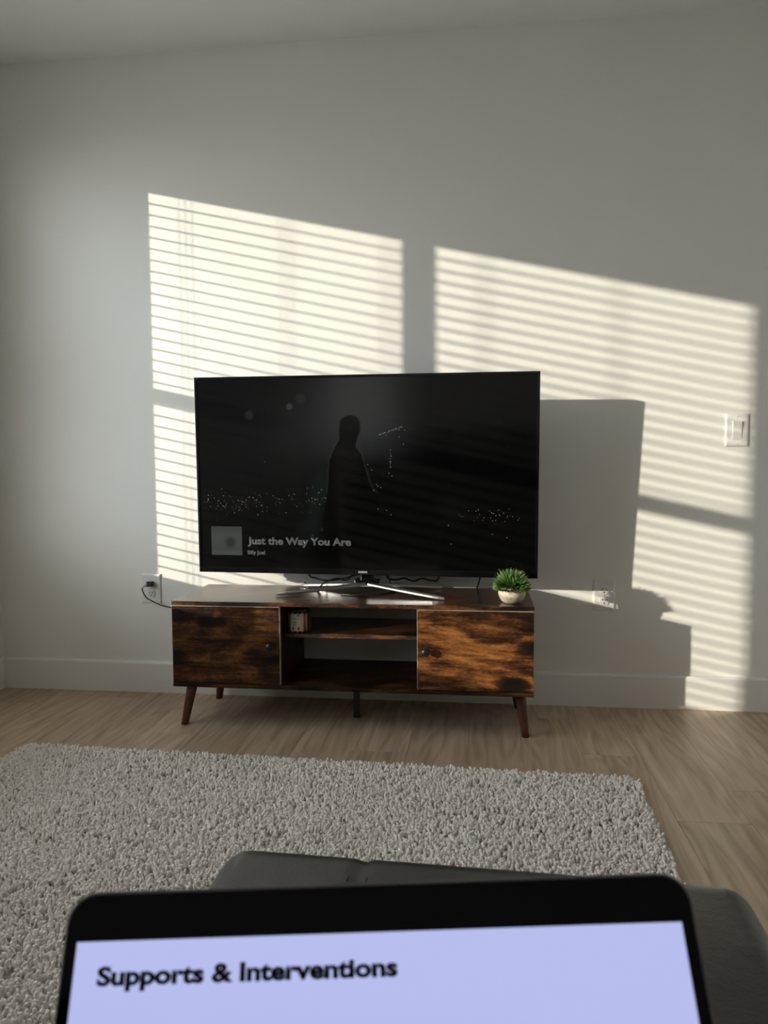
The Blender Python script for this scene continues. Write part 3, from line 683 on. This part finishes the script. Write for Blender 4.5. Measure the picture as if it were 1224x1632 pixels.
gi = g.nodes.new('NodeGroupInput'); go = g.nodes.new('NodeGroupOutput')
dp = g.nodes.new('GeometryNodeDistributePointsOnFaces'); dp.distribute_method = 'POISSON'; dp.inputs['Distance Min'].default_value = 0.0050; dp.inputs['Density Max'].default_value = 70000.0
ip = g.nodes.new('GeometryNodeInstanceOnPoints'); co = g.nodes.new('GeometryNodeMeshCone')
co.inputs['Vertices'].default_value = 5; co.inputs['Side Segments'].default_value = 2; co.inputs['Radius Top'].default_value = 0.0030; co.inputs['Radius Bottom'].default_value = 0.0034; co.inputs['Depth'].default_value = 0.0135
sp = g.nodes.new('GeometryNodeSetPosition'); pos2 = g.nodes.new('GeometryNodeInputPosition'); sxyz = g.nodes.new('ShaderNodeSeparateXYZ')
pw = g.nodes.new('ShaderNodeMath'); pw.operation = 'MULTIPLY'; pw2 = g.nodes.new('ShaderNodeMath'); pw2.operation = 'MULTIPLY'; pw2.inputs[1].default_value = 16.0
cxyz = g.nodes.new('ShaderNodeCombineXYZ')
g.links.new(pos2.outputs[0], sxyz.inputs[0]); g.links.new(sxyz.outputs['Z'], pw.inputs[0]); g.links.new(sxyz.outputs['Z'], pw.inputs[1])
g.links.new(pw.outputs[0], pw2.inputs[0]); g.links.new(pw2.outputs[0], cxyz.inputs[0])
g.links.new(co.outputs['Mesh'], sp.inputs['Geometry']); g.links.new(cxyz.outputs[0], sp.inputs['Offset'])
ss = g.nodes.new('GeometryNodeSetShadeSmooth'); sm = g.nodes.new('GeometryNodeSetMaterial'); sm.inputs['Material'].default_value = M['rug']
g.links.new(sp.outputs[0], ss.inputs[0]); g.links.new(ss.outputs[0], sm.inputs[0]); g.links.new(sm.outputs[0], ip.inputs['Instance'])
pos = g.nodes.new('GeometryNodeInputPosition'); nz1 = g.nodes.new('ShaderNodeTexNoise'); nz1.inputs['Scale'].default_value = 40.0; nz1.inputs['Detail'].default_value = 2.0
g.links.new(pos.outputs[0], nz1.inputs['Vector'])
s1 = g.nodes.new('ShaderNodeVectorMath'); s1.operation = 'SUBTRACT'; s1.inputs[1].default_value = (0.5, 0.5, 0.5); g.links.new(nz1.outputs['Color'], s1.inputs[0])
s2 = g.nodes.new('ShaderNodeVectorMath'); s2.operation = 'MULTIPLY'; s2.inputs[1].default_value = (2.4, 2.4, 0.0); g.links.new(s1.outputs[0], s2.inputs[0])
rv = g.nodes.new('FunctionNodeRandomValue'); rv.data_type = 'FLOAT_VECTOR'; rv.inputs[0].default_value = (-0.35, -0.35, 0); rv.inputs[1].default_value = (0.35, 0.35, 6.28)
s3 = g.nodes.new('ShaderNodeVectorMath'); s3.operation = 'ADD'; g.links.new(s2.outputs[0], s3.inputs[0]); g.links.new(rv.outputs[0], s3.inputs[1])
g.links.new(s3.outputs[0], ip.inputs['Rotation'])
rs = g.nodes.new('FunctionNodeRandomValue'); rs.inputs[2].default_value = 0.7; rs.inputs[3].default_value = 1.25; g.links.new(rs.outputs[1], ip.inputs['Scale'])
nz2 = g.nodes.new('ShaderNodeTexNoise'); nz2.inputs['Scale'].default_value = 62.0; nz2.inputs['Detail'].default_value = 1.0; g.links.new(pos.outputs[0], nz2.inputs['Vector'])
cp = g.nodes.new('FunctionNodeCompare'); cp.data_type = 'FLOAT'; cp.operation = 'GREATER_THAN'; cp.inputs[1].default_value = 0.37; g.links.new(nz2.outputs['Fac'], cp.inputs[0]); g.links.new(cp.outputs[0], ip.inputs['Selection'])
g.links.new(gi.outputs[0], dp.inputs['Mesh']); g.links.new(dp.outputs['Points'], ip.inputs['Points']); g.links.new(ip.outputs[0], go.inputs[0])
md = pile.modifiers.new('pile', 'NODES'); md.node_group = g

# ------------------------------------------------------------------ ottoman
OX0, OX1, OY1, OY0, OZ = -0.316, 0.306, -1.934, -2.85, 0.431
ott = tag(empty('ottoman', (0, -2.0, 0.010), math.radians(-2.0)), 'dark charcoal leather ottoman with a stitched seam, behind the laptop', 'ottoman')
def cushion(name, x0, x1, y0, y1, z0, z1, r, rc, mat, par, grooves=(), nx=70, ny=60):
    bm = bmesh.new(); cxx, cyy = (x0+x1)/2, (y0+y1)/2; a, b = (x1-x0)/2, (y1-y0)/2
    def edge_dist(x, y):
        qx, qy = abs(x-cxx)-(a-rc), abs(y-cyy)-(b-rc)
        return -(math.hypot(max(qx, 0), max(qy, 0))+min(max(qx, qy), 0)-rc)
    def sm(n): return [(-math.cos(PI*i/n)) for i in range(n+1)]
    G = []
    for u in sm(nx):
        row = []
        for v in sm(ny):
            # square-to-rounded-rectangle
            x, y = cxx+u*a, cyy+v*b
            qx, qy = abs(x-cxx)-(a-rc), abs(y-cyy)-(b-rc)
            if qx > 0 and qy > 0:
                k = max(qx, qy)/math.hypot(qx, qy); x = cxx+math.copysign(a-rc+qx*k, x-cxx); y = cyy+math.copysign(b-rc+qy*k, y-cyy)
            d = max(0.0, min(r, edge_dist(x, y))); t = 1-d/r
            z = z1-r*(1-math.sqrt(max(0, 1-t*t)))
            z += 0.006*(1-((x-cxx)/a)**2)*(1-((y-cyy)/b)**2) - 0.006
            for gx in grooves: z -= 0.005*math.exp(-((x-gx)/0.006)**2)
            row.append(bm.verts.new((x, y, z)))
        G.append(row)
    for i in range(nx):
        for j in range(ny): bm.faces.new((G[i][j], G[i+1][j], G[i+1][j+1], G[i][j+1]))
    rim = [G[i][0] for i in range(nx)]+[G[nx][j] for j in range(ny)]+[G[i][ny] for i in range(nx, 0, -1)]+[G[0][j] for j in range(ny, 0, -1)]
    low = [bm.verts.new((v.co.x, v.co.y, z0)) for v in rim]
    for k in range(len(rim)): bm.faces.new((rim[k], rim[(k+1) % len(rim)], low[(k+1) % len(rim)], low[k]))
    bm.faces.new(low)
    return build(name, bm, mat, par, True)
oc = cushion('top_cushion', OX0, OX1, OY0+2.0, OY1+2.0, 0.30, OZ-0.010, 0.034, 0.036, M['leather'], ott, (-0.137,), 110, 60)
bm = bmesh.new()
for k in range(58):
    y = OY0+2.0+0.03+k*0.0142
    for s in (-0.011, 0.011): box(bm, -0.137+s-0.0007, -0.137+s+0.0007, y, y+0.009, OZ-0.0165, OZ-0.0140)
tag(build('stitching', bm, M['thread'], oc), kind='stuff')
cushion('body', OX0+0.008, OX1-0.008, OY0+2.008, OY1+1.992, 0.04, 0.305, 0.01, 0.05, M['leather'], ott, (), 40, 30)
for sx in (OX0+0.07, OX1-0.07):
    for sy in (OY0+2.07, OY1+1.93):
        bm = bmesh.new(); lathe(bm, [(0, 0), (0.02, 0), (0.024, 0.045), (0, 0.045)], (sx, sy, 0), 16); build('foot', bm, M['black'], ott)

# ------------------------------------------------------------------ sofa behind the camera (seen in the television's reflection)
sofa = tag(empty('sofa', (0.0, -3.30, 0.0)), 'dark charcoal leather sofa behind the camera, reflected in the television', 'sofa')
B('base_frame', -1.10, 1.10, -0.36, 0.36, 0.07, 0.27, M['leather'], sofa, 0.015)
for k in range(3):
    x0 = -0.93+k*0.62
    cushion('seat_cushion', x0+0.003, x0+0.617, -0.22, 0.38, 0.27, 0.445, 0.045, 0.05, M['leather'], sofa, (), 24, 24)
    o = cushion('back_cushion', -0.305, 0.305, -0.25, 0.25, 0.0, 0.17, 0.06, 0.07, M['leather'], sofa, (), 24, 24)
    o.location = (x0+0.31, -0.20, 0.69); o.rotation_euler = (math.radians(-78), 0, 0)
B('back_frame', -1.10, 1.10, -0.38, -0.27, 0.27, 0.86, M['leather'], sofa, 0.03, 3)
for sx in (-1.10, 0.94): B('armrest', sx, sx+0.16, -0.36, 0.38, 0.10, 0.62, M['leather'], sofa, 0.035, 3)
for sx in (-1.0, 1.0):
    for sy in (-0.30, 0.30):
        bm = bmesh.new(); lathe(bm, [(0, 0), (0.02, 0), (0.028, 0.075), (0, 0.075)], (sx, sy, 0), 16); build('foot', bm, M['black'], sofa)

# ------------------------------------------------------------------ laptop
K = 0.345/0.304
lx = Vector((0.9924, 0.1188, 0.032)).normalized(); ld = Vector((0.0844, -0.4675, -0.88)); ld = (ld-lx*ld.dot(lx)).normalized()
lc = CAM + Vector((-0.0487, 0.3559, -0.206))*K
lz = -ld; ly = lz.cross(lx)                       # local: x across, z up the lid, y away from the viewer
LH = 0.238; hinge = lc + ld*LH
LW = 0.345
LM = Matrix((lx, ly, lz)).transposed().to_4x4(); LM.translation = hinge
bz = lx.cross(Vector((0, 0, 1)).cross(lx)).normalized(); bz = Vector((0, 0, 1)) - lx*lx.z; bz.normalize(); by = bz.cross(lx)
BMx = Matrix((lx, by, bz)).transposed().to_4x4(); BMx.translation = hinge
lap = tag(empty('laptop', hinge-bz*0.016), 'open dark grey laptop with black bezel and lavender screen, close to the camera', 'laptop')
bpy.context.view_layer.update()
def lp(o, mt): o.matrix_parent_inverse = lap.matrix_world.inverted(); o.matrix_world = mt; return o
def rrect(bm, x0, x1, z0, z1, r, y0, y1, n=8, bottom_round=True):
    pts = []
    for cx_, cz_, a0 in ((x1-r, z1-r, 0), (x0+r, z1-r, PI/2), (x0+r, z0+r, PI), (x1-r, z0+r, 1.5*PI)):
        for k in range(n+1): pts.append((cx_+r*math.cos(a0+PI/2*k/n), cz_+r*math.sin(a0+PI/2*k/n)))
    f = [bm.verts.new((x, y0, z)) for x, z in pts]; b = [bm.verts.new((x, y1, z)) for x, z in pts]
    bm.faces.new(f); bm.faces.new(b[::-1]); q = len(pts)
    for k in range(q): bm.faces.new((f[k], b[k], b[(k+1) % q], f[(k+1) % q]))
    return bm
lid = lp(build('lid', rrect(bmesh.new(), -LW/2, LW/2, 0.004, LH, 0.016, 0.0, 0.0055), M['alu'], lap), LM)
build('bezel', rrect(bmesh.new(), -LW/2+0.0012, LW/2-0.0012, 0.0055, LH-0.0012, 0.015, -0.0008, 0.001), M['bezel'], lid)
ds = lp(B('display', -0.1650, 0.1645, -0.0011, -0.0006, 0.020, LH-0.0241, M['disp'], lap), LM)
text_mesh('headline', 'Supports & Interventions', -0.1520, 0.0095, LH-0.0452, LH-0.0358, M['headline'], ds, 'S', 0.045, 0.0002, -0.0012)
cb_ = bmesh.new(); tube(cb_, [Vector((-0.12, 0.004, 0.0)), Vector((0.12, 0.004, 0.0))], 0.005, 12); lp(build('hinge', cb_, M['black'], lap), LM)
base = lp(build('base', box(bmesh.new(), -LW/2, LW/2, -0.240, 0.004, -0.0155, -0.003, 0.003, 2), M['alu'], lap), BMx)
build('trackpad', box(bmesh.new(), -0.065, 0.065, -0.228, -0.148, -0.0032, -0.0025, 0.0003, 1), M['alu'], base)
kb = bmesh.new()
for r_ in range(6):
    for c_ in range(14): box(kb, -0.148+c_*0.0212, -0.148+c_*0.0212+0.0185, -0.030-r_*0.0185-0.016, -0.030-r_*0.0185, -0.0034, -0.0018)
build('keyboard', kb, M['keys'], base)
